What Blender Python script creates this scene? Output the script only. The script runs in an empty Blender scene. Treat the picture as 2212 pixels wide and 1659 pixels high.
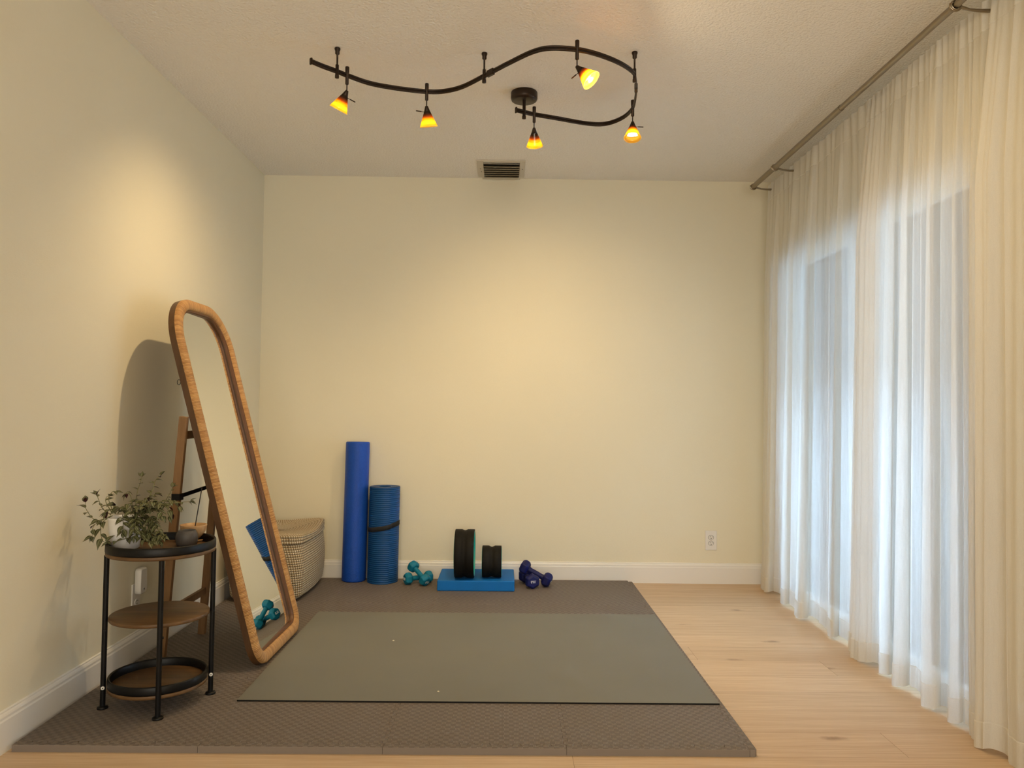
import bpy, bmesh, math, random
from mathutils import Vector, Matrix
PI = math.pi
R = math.radians
scene = bpy.context.scene
COL = scene.collection

# ------------------------------------------------------------------ helpers
class MB:
    """collects faces of one mesh"""
    def __init__(s):
        s.v = []; s.f = []; s.mi = []; s.uv = []; s.sm = []
    def add(s, vs, fs, mi=0, uvs=None, smooth=False):
        b = len(s.v)
        s.v += [tuple(x) for x in vs]
        for k, f in enumerate(fs):
            s.f.append([b + i for i in f]); s.mi.append(mi); s.sm.append(smooth)
            s.uv.append(uvs[k] if uvs else None)
    def box(s, x0, x1, y0, y1, z0, z1, mi=0):
        vs = [(x0,y0,z0),(x1,y0,z0),(x1,y1,z0),(x0,y1,z0),(x0,y0,z1),(x1,y0,z1),(x1,y1,z1),(x0,y1,z1)]
        s.add(vs, [(0,3,2,1),(4,5,6,7),(0,1,5,4),(1,2,6,5),(2,3,7,6),(3,0,4,7)], mi)
    def obox(s, c, ax, ay, az, hx, hy, hz, mi=0):
        c = Vector(c); ax = Vector(ax)*hx; ay = Vector(ay)*hy; az = Vector(az)*hz
        vs = [c-ax-ay-az, c+ax-ay-az, c+ax+ay-az, c-ax+ay-az, c-ax-ay+az, c+ax-ay+az, c+ax+ay+az, c-ax+ay+az]
        s.add(vs, [(0,3,2,1),(4,5,6,7),(0,1,5,4),(1,2,6,5),(2,3,7,6),(3,0,4,7)], mi)
    def bar(s, p0, p1, w, h, up=(0,0,1), mi=0):
        p0 = Vector(p0); p1 = Vector(p1); d = (p1-p0); L = d.length; d.normalize()
        x = d.cross(Vector(up)).normalized(); y = x.cross(d).normalized()
        s.obox((p0+p1)/2, x, d, y, w/2, L/2, h/2, mi)
    def tube(s, pts, r, seg=10, caps=True, mi=0, smooth=True):
        pts = [Vector(p) for p in pts]; n = len(pts)
        rs = r if isinstance(r, (list, tuple)) else [r]*n
        t = (pts[1]-pts[0]).normalized()
        a = Vector((0,0,1)) if abs(t.z) < .9 else Vector((1,0,0))
        x = t.cross(a).normalized()
        vs = []
        for i in range(n):
            if i == 0: t = (pts[1]-pts[0])
            elif i == n-1: t = (pts[-1]-pts[-2])
            else: t = (pts[i+1]-pts[i-1])
            t.normalize(); x = (x - t*x.dot(t)).normalized(); y = t.cross(x)
            for k in range(seg):
                q = 2*PI*k/seg
                vs.append(pts[i] + (x*math.cos(q)+y*math.sin(q))*rs[i])
        fs = []
        for i in range(n-1):
            for k in range(seg):
                k2 = (k+1) % seg
                fs.append((i*seg+k, i*seg+k2, (i+1)*seg+k2, (i+1)*seg+k))
        s.add(vs, fs, mi, smooth=smooth)
        if caps:
            s.add(vs[:seg], [tuple(range(seg))[::-1]], mi)
            s.add(vs[-seg:], [tuple(range(seg))], mi)
    def cyl(s, p0, p1, r0, r1=None, seg=20, mi=0):
        s.tube([p0, p1], [r0, r0 if r1 is None else r1], seg, True, mi)
    def lathe(s, prof, o=(0,0,0), axis=(0,0,1), seg=32, mi=0, smooth=True, phase=0.0, closed=False):
        """prof: list of (r, t): t along axis"""
        o = Vector(o); z = Vector(axis).normalized()
        a = Vector((0,0,1)) if abs(z.z) < .9 else Vector((0,1,0))
        x = a.cross(z).normalized(); y = z.cross(x)
        vs = []
        for (r, t) in prof:
            for k in range(seg):
                q = 2*PI*k/seg + phase
                vs.append(o + z*t + (x*math.cos(q)+y*math.sin(q))*r)
        fs = []; uvs = []
        m = len(prof)
        for i in range(m if closed else m-1):
            j = (i+1) % m
            for k in range(seg):
                k2 = (k+1) % seg
                fs.append((i*seg+k, i*seg+k2, j*seg+k2, j*seg+k))
                u0, u1 = k/seg, (k+1)/seg; v0, v1 = i/(m-1), (i+1)/(m-1)
                uvs.append([(u0,v0),(u1,v0),(u1,v1),(u0,v1)])
        s.add(vs, fs, mi, uvs, smooth)
    def disc(s, o, axis, r, seg=32, mi=0):
        o = Vector(o); z = Vector(axis).normalized()
        a = Vector((0,0,1)) if abs(z.z) < .9 else Vector((0,1,0))
        x = a.cross(z).normalized(); y = z.cross(x)
        s.add([o+(x*math.cos(2*PI*k/seg)+y*math.sin(2*PI*k/seg))*r for k in range(seg)], [tuple(range(seg))], mi)
    def prism(s, poly, z0, z1, mi=0):
        n = len(poly)
        vs = [(x,y,z0) for x,y in poly]+[(x,y,z1) for x,y in poly]
        fs = [tuple(range(n))[::-1], tuple(range(n,2*n))]
        for i in range(n):
            j = (i+1) % n
            fs.append((i,j,n+j,n+i))
        s.add(vs, fs, mi)
    def grid(s, rows, mi=0, smooth=True, uvf=None, closed=False):
        """rows: list of equal-length point lists"""
        n = len(rows[0]); vs = [p for r in rows for p in r]; fs = []; uvs = []
        for i in range(len(rows)-1):
            for k in range(n if closed else n-1):
                k2 = (k+1) % n
                fs.append((i*n+k, i*n+k2, (i+1)*n+k2, (i+1)*n+k))
                if uvf: uvs.append([uvf(i,k), uvf(i,k+1), uvf(i+1,k+1), uvf(i+1,k)])
        s.add(vs, fs, mi, uvs if uvf else None, smooth)
    def build(s, name, mats, parent=None, bevel=0, bseg=2, smooth=None, weld=False, angle=35):
        me = bpy.data.meshes.new(name)
        off = Vector((0,0,0))
        if parent is not None:
            q = parent
            while q is not None: off += q.location; q = q.parent
        me.from_pydata([tuple(Vector(v)-off) for v in s.v], [], s.f)
        mats = mats if isinstance(mats, (list, tuple)) else [mats]
        for m in mats: me.materials.append(m)
        me.polygons.foreach_set('material_index', s.mi)
        me.polygons.foreach_set('use_smooth', [bool(x) if smooth is None else smooth for x in s.sm])
        if any(u is not None for u in s.uv):
            l = me.uv_layers.new(name='UVMap'); k = 0
            for p, u in zip(me.polygons, s.uv):
                for q in range(p.loop_total):
                    l.data[p.loop_start+q].uv = u[q] if u else (0,0)
        if weld:
            bm = bmesh.new(); bm.from_mesh(me); bmesh.ops.remove_doubles(bm, verts=bm.verts, dist=1e-5); bm.to_mesh(me); bm.free()
        me.update()
        o = bpy.data.objects.new(name, me); COL.objects.link(o)
        if parent is not None: o.parent = parent
        if bevel:
            b = o.modifiers.new('bevel', 'BEVEL'); b.width = bevel; b.segments = bseg; b.limit_method = 'ANGLE'; b.angle_limit = R(angle)
            b.harden_normals = False
        return o

def tag(o, label, cat, group=None, kind=None):
    if label: o['label'] = label
    if cat: o['category'] = cat
    if group: o['group'] = group
    if kind: o['kind'] = kind
    return o
def thing(name, loc, label, cat, group=None):
    o = bpy.data.objects.new(name, None); COL.objects.link(o); o.location = loc
    o.empty_display_size = .05
    return tag(o, label, cat, group)
def struct(name, mb, mats, **kw):
    o = mb.build(name, mats, **kw); o['kind'] = 'structure'; return o
def lerp(a, b, t): return a+(b-a)*t
def smooth_path(pts, n=6):
    """Catmull-Rom through 3D points"""
    P = [Vector(p) for p in pts]; P = [P[0]*2-P[1]]+P+[P[-1]*2-P[-2]]
    out = []
    for i in range(1, len(P)-2):
        p0,p1,p2,p3 = P[i-1:i+3]
        for k in range(n):
            t = k/n
            out.append(.5*((2*p1)+(p2-p0)*t+(2*p0-5*p1+4*p2-p3)*t*t+(3*p1-p0-3*p2+p3)*t**3))
    out.append(P[-2]); return out

# ------------------------------------------------------------------ materials
class NT:
    def __init__(s, name):
        s.m = bpy.data.materials.new(name); s.m.use_nodes = True
        s.t = s.m.node_tree; s.t.nodes.clear()
        s.out = s.t.nodes.new('ShaderNodeOutputMaterial')
    def n(s, kind, **kw):
        nd = s.t.nodes.new('ShaderNode'+kind)
        for k, v in kw.items():
            if k.startswith('i_'): nd.inputs[k[2:].replace('_',' ')].default_value = v
            else: setattr(nd, k, v)
        return nd
    def l(s, a, b): s.t.links.new(a, b)
    def math(s, op, a, b=None, clamp=False):
        nd = s.t.nodes.new('ShaderNodeMath'); nd.operation = op; nd.use_clamp = clamp
        for i, x in enumerate((a, b)):
            if x is None: continue
            if hasattr(x, 'is_linked') or hasattr(x, 'links'): s.l(x, nd.inputs[i])
            else: nd.inputs[i].default_value = x
        return nd.outputs[0]
    def mix(s, fac, a, b, mode='MIX'):
        nd = s.t.nodes.new('ShaderNodeMix'); nd.data_type = 'RGBA'; nd.blend_type = mode
        for sock, x in ((nd.inputs[0], fac), (nd.inputs[6], a), (nd.inputs[7], b)):
            if hasattr(x, 'links'): s.l(x, sock)
            else: sock.default_value = x if not isinstance(x, tuple) or len(x) == 4 else (*x, 1)
        return nd.outputs[2]
    def ramp(s, fac, stops):
        nd = s.t.nodes.new('ShaderNodeValToRGB'); s.l(fac, nd.inputs[0])
        e = nd.color_ramp.elements
        while len(e) < len(stops): e.new(.5)
        for q, (p, c) in zip(e, stops):
            q.position = p; q.color = (*c, 1) if isinstance(c, tuple) else (c, c, c, 1)
        return nd.outputs[0]
    def pbr(s, color=None, rough=.5, metal=0, bump=None, bstr=.5, bdist=.002, spec=.5, **kw):
        p = s.t.nodes.new('ShaderNodeBsdfPrincipled')
        if color is not None:
            if hasattr(color, 'links'): s.l(color, p.inputs['Base Color'])
            else: p.inputs['Base Color'].default_value = (*color, 1)
        if hasattr(rough, 'links'): s.l(rough, p.inputs['Roughness'])
        else: p.inputs['Roughness'].default_value = rough
        p.inputs['Metallic'].default_value = metal
        p.inputs['Specular IOR Level'].default_value = spec
        if bump is not None:
            b = s.t.nodes.new('ShaderNodeBump'); b.inputs['Strength'].default_value = bstr; b.inputs['Distance'].default_value = bdist
            s.l(bump, b.inputs['Height']); s.l(b.outputs[0], p.inputs['Normal'])
        s.l(p.outputs[0], s.out.inputs[0]); return p
    def coord(s, which='Object'):
        return s.t.nodes.new('ShaderNodeTexCoord').outputs[which]
    def noise(s, vec, scale, detail=2, rough=.5, sx=None):
        nd = s.t.nodes.new('ShaderNodeTexNoise'); nd.inputs['Scale'].default_value = scale
        nd.inputs['Detail'].default_value = detail; nd.inputs['Roughness'].default_value = rough
        if sx: vec = s.scale(vec, sx)
        s.l(vec, nd.inputs['Vector']); return nd.outputs['Fac']
    def scale(s, vec, sx):
        mp = s.t.nodes.new('ShaderNodeMapping'); mp.inputs['Scale'].default_value = sx; s.l(vec, mp.inputs['Vector']); return mp.outputs[0]
    def sep(s, vec):
        nd = s.t.nodes.new('ShaderNodeSeparateXYZ'); s.l(vec, nd.inputs[0]); return nd.outputs

def simple(name, color, rough=.5, metal=0, bump_scale=None, bstr=.2, bdist=.001, var=0, spec=.5):
    t = NT(name); co = t.coord(); c = color
    if var:
        c = t.mix(t.noise(co, 9, 3), tuple(x*(1-var) for x in color), tuple(min(1, x*(1+var)) for x in color))
    b = t.noise(co, bump_scale, 3) if bump_scale else None
    t.pbr(c, rough, metal, b, bstr, bdist, spec); return t.m

def m_wall():
    t = NT('wall_paint'); co = t.coord()
    weave = t.math('ADD', t.noise(co, 260, 2, sx=(1,1,.25)), t.noise(co, 260, 2, sx=(.25,.25,1)))
    c = t.mix(t.noise(co, 2.2, 4), (.775,.715,.545), (.805,.745,.58))
    t.pbr(c, .75, 0, weave, .25, .0012, .25); return t.m
def m_ceiling():
    t = NT('popcorn_ceiling'); co = t.coord()
    v = t.n('TexVoronoi', i_Scale=75.); t.l(co, v.inputs['Vector'])
    h = t.math('ADD', t.math('MULTIPLY', t.math('SUBTRACT', 1, v.outputs['Distance']), .5), t.noise(co, 95, 4, .65))
    t.pbr((.93,.885,.81), .9, 0, h, .65, .012, .1); return t.m
def m_floor():
    t = NT('oak_planks'); uv = t.coord('UV')
    at = t.n('Attribute', attribute_name='plank_tone')
    tone = at.outputs['Fac']
    g1 = t.noise(uv, 1.0, 6, .62, sx=(1.6,26,1))
    g2 = t.noise(uv, 1.0, 4, .6, sx=(5,160,1))
    wv = t.n('TexWave', wave_type='BANDS', bands_direction='Y', i_Scale=5.2, i_Distortion=7.5, i_Detail=3., i_Detail_Scale=.7)
    t.l(t.scale(uv, (.55,5,1)), wv.inputs['Vector'])
    base = t.ramp(g1, [(.25,(.47,.315,.185)),(.5,(.58,.415,.262)),(.78,(.66,.49,.325))])
    base = t.mix(t.math('MULTIPLY', wv.outputs['Fac'], .34), base, (.46,.30,.175))
    base = t.mix(t.math('MULTIPLY', t.ramp(g2, [(.42,0.),(.72,1.)]), .42), base, (.40,.26,.15))
    base = t.mix(1.0, base, t.mix(tone, (.93,.92,.91), (1.06,1.06,1.06)), 'MULTIPLY')
    # knots
    kv = t.n('TexVoronoi', voronoi_dimensions='2D', i_Scale=1.0); t.l(t.scale(uv, (2.1,5.4,1)), kv.inputs['Vector'])
    pick = t.math('GREATER_THAN', t.sep(kv.outputs['Color'])[0], .72)
    wob = t.math('ADD', kv.outputs['Distance'], t.math('MULTIPLY', t.math('SUBTRACT', t.noise(uv, 30, 3), .5), .14))
    kn = t.math('MULTIPLY', t.ramp(wob, [(.02,1.),(.12,0.)]), pick)
    base = t.mix(t.math('MULTIPLY', kn, .6), base, (.16,.09,.048))
    t.pbr(base, t.math('ADD', .42, t.math('MULTIPLY', g2, .18)), 0, g2, .12, .0008, .35); return t.m
def m_foam():
    t = NT('eva_foam'); co = t.coord('Object'); x, y, z = t.sep(co)
    S = 1/.0172
    cx = t.math('FLOOR', t.math('MULTIPLY', x, S)); cy = t.math('FLOOR', t.math('MULTIPLY', y, S))
    ck = t.math('ABSOLUTE', t.math('MODULO', t.math('ADD', cx, cy), 2))
    fr = S*3.5*2*PI
    rx = t.math('SINE', t.math('MULTIPLY', x, fr)); ry = t.math('SINE', t.math('MULTIPLY', y, fr))
    h = t.math('ADD', t.math('MULTIPLY', rx, ck), t.math('MULTIPLY', ry, t.math('SUBTRACT', 1, ck)))
    topm = t.math('GREATER_THAN', z, .0225)
    gv = t.math('MULTIPLY', t.math('MULTIPLY', t.ramp(h, [(.0,1.),(.5,0.)]), .30), topm)  # rib shade painted in: grooves darkened in colour
    gv = t.math('ADD', gv, t.math('MULTIPLY', t.math('MULTIPLY', t.math('SUBTRACT', 1, ck), topm), .42))  # alternate squares darkened too, in place of shade between their ribs
    c = t.mix(gv, t.mix(t.noise(co, 7, 3), (.200,.166,.140), (.222,.184,.156)), (.085,.066,.054))
    h = t.math('MULTIPLY', t.math('ADD', h, t.math('MULTIPLY', t.noise(co, 240, 2), .5)), topm)
    t.pbr(c, .62, 0, h, .5, .0014, .3); return t.m
def m_yoga():
    t = NT('mat_rubber'); co = t.coord()
    c = t.mix(t.noise(co, 3.2, 4), (.160,.155,.130), (.184,.178,.149))
    t.pbr(c, .68, 0, t.noise(co, 520, 2), .25, .0006, .35); return t.m
def m_foamroller():
    t = NT('blue_epe_foam'); co = t.coord()
    v = t.n('TexVoronoi', i_Scale=170.); t.l(co, v.inputs['Vector'])
    c = t.mix(t.noise(co, 120, 2), (.005,.050,.33), (.010,.075,.43))
    t.pbr(c, .42, 0, v.outputs['Distance'], .5, .002, .3); return t.m
def m_rattan():
    t = NT('rattan_wrap'); uv = t.coord('UV'); u, v, _ = t.sep(uv)
    U = t.math('ADD', t.math('MULTIPLY', u, 170.), t.math('MULTIPLY', t.noise(uv, 14, 2), .9))
    cell = t.math('FLOOR', U); fr = t.math('FRACT', U)
    wn = t.n('TexWhiteNoise', noise_dimensions='1D'); t.l(cell, wn.inputs['W'])
    prof = t.math('SINE', t.math('MULTIPLY', fr, PI))
    c = t.ramp(wn.outputs['Value'], [(0,(.34,.155,.042)),(.35,(.47,.23,.068)),(.75,(.56,.30,.10)),(1,(.38,.175,.05))])
    c = t.mix(t.math('MULTIPLY', t.ramp(t.noise(t.scale(uv, (3,1,1)), 2.5, 3), [(.4,0.),(.7,1.)]), .35), c, (.60,.32,.11))
    c = t.mix(t.ramp(prof, [(.0,.75),(.34,0.)]), c, (.13,.05,.013))
    t.pbr(c, .45, 0, prof, .8, .002, .45); return t.m
def m_wood(name, c0, c1, rough=.5, sc=(2,30,30), uvw='Object'):
    t = NT(name); co = t.coord(uvw)
    g = t.noise(co, 1.0, 6, .65, sx=sc); g2 = t.noise(co, 1.0, 3, .5, sx=tuple(k*6 for k in sc))
    c = t.mix(t.ramp(g, [(.3,0.),(.7,1.)]), c0, c1)
    c = t.mix(t.math('MULTIPLY', g2, .3), c, tuple(x*.55 for x in c0))
    t.pbr(c, rough, 0, g2, .12, .0006, .4); return t.m
def m_basket():
    t = NT('seagrass_weave'); uv = t.coord('UV'); u, v, _ = t.sep(uv)
    sh = t.math('MULTIPLY', t.math('FLOOR', v), .18)
    U = t.math('ADD', t.math('MULTIPLY', u, 1/.0132), sh)
    fu = t.math('FRACT', U); fv = t.math('FRACT', v)
    st = t.ramp(t.math('ABSOLUTE', t.math('SUBTRACT', fu, .5)), [(.13,1.),(.24,0.)])
    wn = t.n('TexWhiteNoise', noise_dimensions='2D')
    cb = t.n('CombineXYZ'); t.l(t.math('FLOOR', U), cb.inputs[0]); t.l(t.math('FLOOR', v), cb.inputs[1]); t.l(cb.outputs[0], wn.inputs['Vector'])
    straw = t.mix(wn.outputs['Value'], (.36,.26,.14), (.52,.40,.25))
    straw = t.mix(t.noise(t.scale(uv, (60,14,1)), 1, 3), straw, (.30,.20,.10))
    c = t.mix(st, straw, (.74,.65,.50))
    edge = t.ramp(t.math('ABSOLUTE', t.math('SUBTRACT', fv, .5)), [(.34,0.),(.5,1.)])
    c = t.mix(t.math('MULTIPLY', edge, .75), c, (.10,.06,.025))
    h = t.math('ADD', st, t.math('MULTIPLY', t.math('SUBTRACT', 1, edge), .8))
    t.pbr(c, .7, 0, h, .8, .004, .25); return t.m
def m_sheer():
    t = NT('sheer_linen'); co = t.coord()
    cr = t.noise(co, 1.0, 4, .65, sx=(60,60,5)); fine = t.noise(co, 900, 1)
    b = t.n('Bump', i_Strength=.55, i_Distance=.006); t.l(cr, b.inputs['Height'])
    c = t.mix(cr, (.86,.82,.74), (.95,.91,.83))
    d = t.n('BsdfDiffuse'); tr = t.n('BsdfTranslucent'); tp = t.n('BsdfTransparent')
    t.l(c, d.inputs[0]); t.l(b.outputs[0], d.inputs['Normal']); t.l(b.outputs[0], tr.inputs['Normal'])
    t.l(t.mix(cr, (.78,.78,.78), (.92,.92,.92)), tr.inputs[0]); tp.inputs[0].default_value = (1,1,1,1)
    m1 = t.n('MixShader'); m1.inputs[0].default_value = .40; t.l(d.outputs[0], m1.inputs[1]); t.l(tr.outputs[0], m1.inputs[2])
    m2 = t.n('MixShader'); t.l(t.ramp(fine, [(.2,.20),(.8,.34)]), m2.inputs[0]); t.l(m1.outputs[0], m2.inputs[1]); t.l(tp.outputs[0], m2.inputs[2])
    t.l(m2.outputs[0], t.out.inputs[0]); return t.m
def m_pane():
    t = NT('window_glass'); g = t.n('BsdfGlossy', i_Roughness=.02); tp = t.n('BsdfTransparent'); fr = t.n('Fresnel', i_IOR=1.45)
    tp.inputs[0].default_value = (.96,.98,.97,1)
    m = t.n('MixShader'); t.l(fr.outputs[0], m.inputs[0]); t.l(tp.outputs[0], m.inputs[1]); t.l(g.outputs[0], m.inputs[2]); t.l(m.outputs[0], t.out.inputs[0]); return t.m
def m_shade():
    t = NT('amber_glass'); uv = t.coord('UV'); u, v, _ = t.sep(uv)
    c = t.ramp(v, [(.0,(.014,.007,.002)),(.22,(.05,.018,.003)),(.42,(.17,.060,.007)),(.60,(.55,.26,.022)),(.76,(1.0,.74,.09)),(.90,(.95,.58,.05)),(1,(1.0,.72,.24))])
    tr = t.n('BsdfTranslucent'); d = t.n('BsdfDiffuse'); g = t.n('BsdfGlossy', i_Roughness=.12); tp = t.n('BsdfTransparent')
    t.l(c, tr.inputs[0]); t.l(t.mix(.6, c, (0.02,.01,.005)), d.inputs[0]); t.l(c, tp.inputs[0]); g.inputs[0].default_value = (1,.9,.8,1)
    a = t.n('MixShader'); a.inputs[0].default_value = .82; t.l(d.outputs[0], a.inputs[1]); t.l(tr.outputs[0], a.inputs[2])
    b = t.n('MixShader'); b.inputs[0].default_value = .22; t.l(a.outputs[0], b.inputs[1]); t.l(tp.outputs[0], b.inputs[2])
    e = t.n('MixShader'); e.inputs[0].default_value = .05; t.l(b.outputs[0], e.inputs[1]); t.l(g.outputs[0], e.inputs[2])
    t.l(e.outputs[0], t.out.inputs[0]); return t.m
def m_emit(name, c, s):
    t = NT(name); e = t.n('Emission'); e.inputs[0].default_value = (*c, 1); e.inputs[1].default_value = s; t.l(e.outputs[0], t.out.inputs[0]); return t.m
def m_leaf(name, a, b, stripe):
    t = NT(name); u, v, _ = t.sep(t.coord('UV'))
    k = t.math('ABSOLUTE', t.math('SUBTRACT', v, .5))
    s = t.ramp(k, [(.05,0.),(.12,1.),(.24,1.),(.31,0.)])
    c = t.mix(t.math('MULTIPLY', s, .75), t.mix(t.noise(t.coord(), 25, 2), a, b), stripe)
    t.pbr(c, .45, 0, None, spec=.4); return t.m
def m_brick():
    t = NT('painted_brick'); co = t.coord()
    mp = t.n('Mapping'); mp.inputs['Rotation'].default_value = (R(90),0,0); t.l(co, mp.inputs[0])
    b = t.n('TexBrick', i_Scale=4.2); t.l(mp.outputs[0], b.inputs[0])
    b.inputs['Color1'].default_value = (.72,.60,.54,1); b.inputs['Color2'].default_value = (.66,.55,.50,1); b.inputs['Mortar'].default_value = (.8,.76,.72,1)
    t.pbr(b.outputs[0], .85, 0, b.outputs['Fac'], .4, .01, .2); return t.m

M = dict(
    wall=m_wall(), ceil=m_ceiling(), floor=m_floor(), gap=simple('plank_gap', (.16,.10,.055), .9),
    trim=simple('white_trim', (.80,.775,.73), .4, 0, 40, .04),
    foam=m_foam(), yoga=m_yoga(), roller=m_foamroller(), rattan=m_rattan(),
    backwood=m_wood('stained_pine', (.075,.034,.011), (.12,.055,.018), .5, (30,30,2)),
    rimwood=m_wood('dark_rim_wood', (.09,.034,.010), (.15,.06,.02), .45, (30,30,2)),
    easel=m_wood('easel_wood', (.19,.098,.036), (.28,.15,.06), .55, (30,30,2)),
    tablewood=m_wood('rustic_board', (.07,.034,.011), (.19,.10,.036), .5, (3,22,22)),
    bowlwood=m_wood('acacia', (.36,.19,.075), (.56,.34,.15), .42, (8,40,14)),
    basket=m_basket(), sheer=m_sheer(), pane=m_pane(), shade=m_shade(),
    black=simple('black_metal', (.003,.003,.0035), .42, .0, spec=.25),
    bronze=simple('bronze_metal', (.030,.019,.013), .38, .6, 60, .05),
    nickel=simple('brushed_nickel', (.30,.25,.185), .3, 1.0, 50, .05),
    mirror=simple('mirror_silver', (.90,.92,.90), .0, 1.0),
    blackfoam=simple('black_tpe', (.005,.0045,.004), .65, 0, 220, .15, spec=.22),
    tealplastic=simple('teal_plastic', (.012,.42,.33), .35),
    teal=simple('teal_neoprene', (.004,.165,.275), .5, 0, 300, .1, spec=.3),
    navy=simple('navy_neoprene', (.006,.009,.085), .48, 0, 300, .1, spec=.3),
    pad=simple('blue_pad_foam', (.002,.135,.44), .62, 0, 260, .2, var=.06, spec=.25),
    bluemat=simple('blue_nbr', (.003,.058,.20), .5, 0, 260, .12, spec=.3),
    strap=simple('black_webbing', (.010,.010,.012), .8, 0, 500, .3),
    white=simple('white_plastic', (.78,.75,.70), .35), slot=simple('dark_slot', (.02,.015,.01), .6),
    mark=simple('white_print', (.80,.82,.82), .5), screw=simple('steel_screw', (.75,.73,.70), .3, .8),
    ceramic=simple('white_glaze', (.80,.78,.75), .22, 0, 30, .05), soil=simple('potting_soil', (.03,.02,.012), .95, 0, 120, .8, .004),
    stone=simple('grey_stoneware', (.075,.066,.060), .55, 0, 90, .2, var=.15),
    incense=simple('incense_stick', (.022,.016,.014), .8, 0, 300, .3),
    stem=simple('plant_stem', (.16,.15,.05), .6),
    leaf=m_leaf('striped_leaf', (.036,.042,.012), (.060,.064,.020), (.20,.20,.10)),
    leafu=simple('purple_leaf_underside', (.055,.012,.014), .5, var=.2),
    vent=simple('vent_enamel', (.58,.52,.42), .45), ventdark=simple('vent_louver', (.26,.215,.14), .5),
    concrete=simple('patio_concrete', (.62,.62,.64), .85, 0, 20, .3, var=.08), soffit=simple('painted_soffit', (.80,.78,.72), .8),
    fence=simple('white_stucco', (.76,.78,.80), .85, 0, 30, .3, var=.05), brick=m_brick(),
    bulb=m_emit('halogen_bulb', (1.0,.88,.66), 75.), lint=simple('lint', (.75,.7,.55), .9),
)

# ------------------------------------------------------------------ room shell
W, H, YB, YF = 3.47, 2.7146, 0.0, -7.2
mb = MB(); mb.box(-.12, W+.12, YB, YB+.12, -.05, H+.1); struct('wall_back', mb, M['wall'])
mb = MB(); mb.box(-.12, 0, YF, YB, -.05, H+.1); struct('wall_left', mb, M['wall'])
# window wall with one wide glazed patio door
mb = MB(); x0, x1 = W, W+.12
D1, HEAD = (-2.31, -.34), 2.09
mb.box(x0, x1, D1[1], YB, -.05, H+.1); mb.box(x0, x1, YF, D1[0], -.05, H+.1)
mb.box(x0, x1, D1[0], D1[1], HEAD, H+.1); mb.box(x0, x1, D1[0], D1[1], -.05, .0)
struct('wall_right', mb, M['wall'])
mb = MB(); y0, y1 = YF-.12, YF; wx0, wx1, wz0, wz1 = .45, 3.0, .25, 2.25
mb.box(-.12, wx0, y0, y1, -.05, H+.1); mb.box(wx1, W+.12, y0, y1, -.05, H+.1)
mb.box(wx0, wx1, y0, y1, -.05, wz0); mb.box(wx0, wx1, y0, y1, wz1, H+.1)
struct('wall_front', mb, M['wall'])
mb = MB(); mb.box(-.12, W+.12, YF-.12, YB+.12, H, H+.1); struct('ceiling', mb, M['ceil'])

# floor: oak planks running across the room
rnd = random.Random(11)
mb = MB(); tones = []
mb.add([(-.02,YF,-.0025),(W,YF,-.0025),(W,YB,-.0025),(-.02,YB,-.0025)], [(0,1,2,3)], 1); tones.append(.5)
PW, base = .195, -2.538
known = {0: 3.004, -1: 1.880, 4: 3.110, 5: 2.549}
k0 = int(math.floor((YF-base)/PW)); k1 = int(math.ceil((YB-base)/PW))
for k in range(k0, k1):
    ya, yb = max(YF, base+k*PW), min(YB, base+(k+1)*PW)
    if yb-ya < .004: continue
    L = 2.2
    s0 = known.get(k, rnd.uniform(0, L))
    xs = sorted([x for x in (s0+j*L for j in range(-4, 4)) if 0.02 < x < W-.02])
    if k not in known: xs = [x for x in xs if not 2.6 < x < 3.3] or xs
    xs = [-.01]+xs+[W]
    for a, b in zip(xs, xs[1:]):
        g = .0005
        ou, ov = rnd.uniform(0, 40), rnd.uniform(0, 40)
        mb.add([(a+g,ya+g,0),(b-g,ya+g,0),(b-g,yb-g,0),(a+g,yb-g,0)], [(0,1,2,3)], 0,
               [[(a+ou,ya+ov),(b+ou,ya+ov),(b+ou,yb+ov),(a+ou,yb+ov)]])
        tones.append(rnd.random())
fl = struct('floor', mb, [M['floor'], M['gap']])
ca = fl.data.color_attributes.new('plank_tone', 'FLOAT_COLOR', 'CORNER')
for p, tn in zip(fl.data.polygons, tones):
    for li in p.loop_indices: ca.data[li].color = (tn, tn, tn, 1)

def baseboard(name, p0, p1, inward):
    """profile swept straight between two floor points, standing off the wall by inward"""
    prof = [(0,0),(.015,0),(.015,.104),(.0125,.110),(.0125,.118),(.010,.124),(.0065,.129),(.0065,.133),(0,.1355)]
    mb = MB(); p0 = Vector(p0); p1 = Vector(p1); n = Vector(inward)
    rows = [[p+n*a+Vector((0,0,b)) for a, b in prof] for p in (p0, p1)]
    mb.grid(rows, smooth=False); struct(name, mb, M['trim'])
baseboard('baseboard_back', (0,0,0), (W,0,0), (0,-1,0))
baseboard('baseboard_left', (0,YF,0), (0,0,0), (1,0,0))
mb = MB()
for a, b in ((YB, D1[1]), (D1[0], YF)):
    prof = [(0,0),(.015,0),(.015,.104),(.0125,.110),(.0125,.118),(.010,.124),(.0065,.129),(0,.1355)]
    mb.grid([[Vector((W-q, y, z)) for q, z in prof] for y in (a, b)], smooth=False)
struct('baseboard_right', mb, M['trim'])

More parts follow.
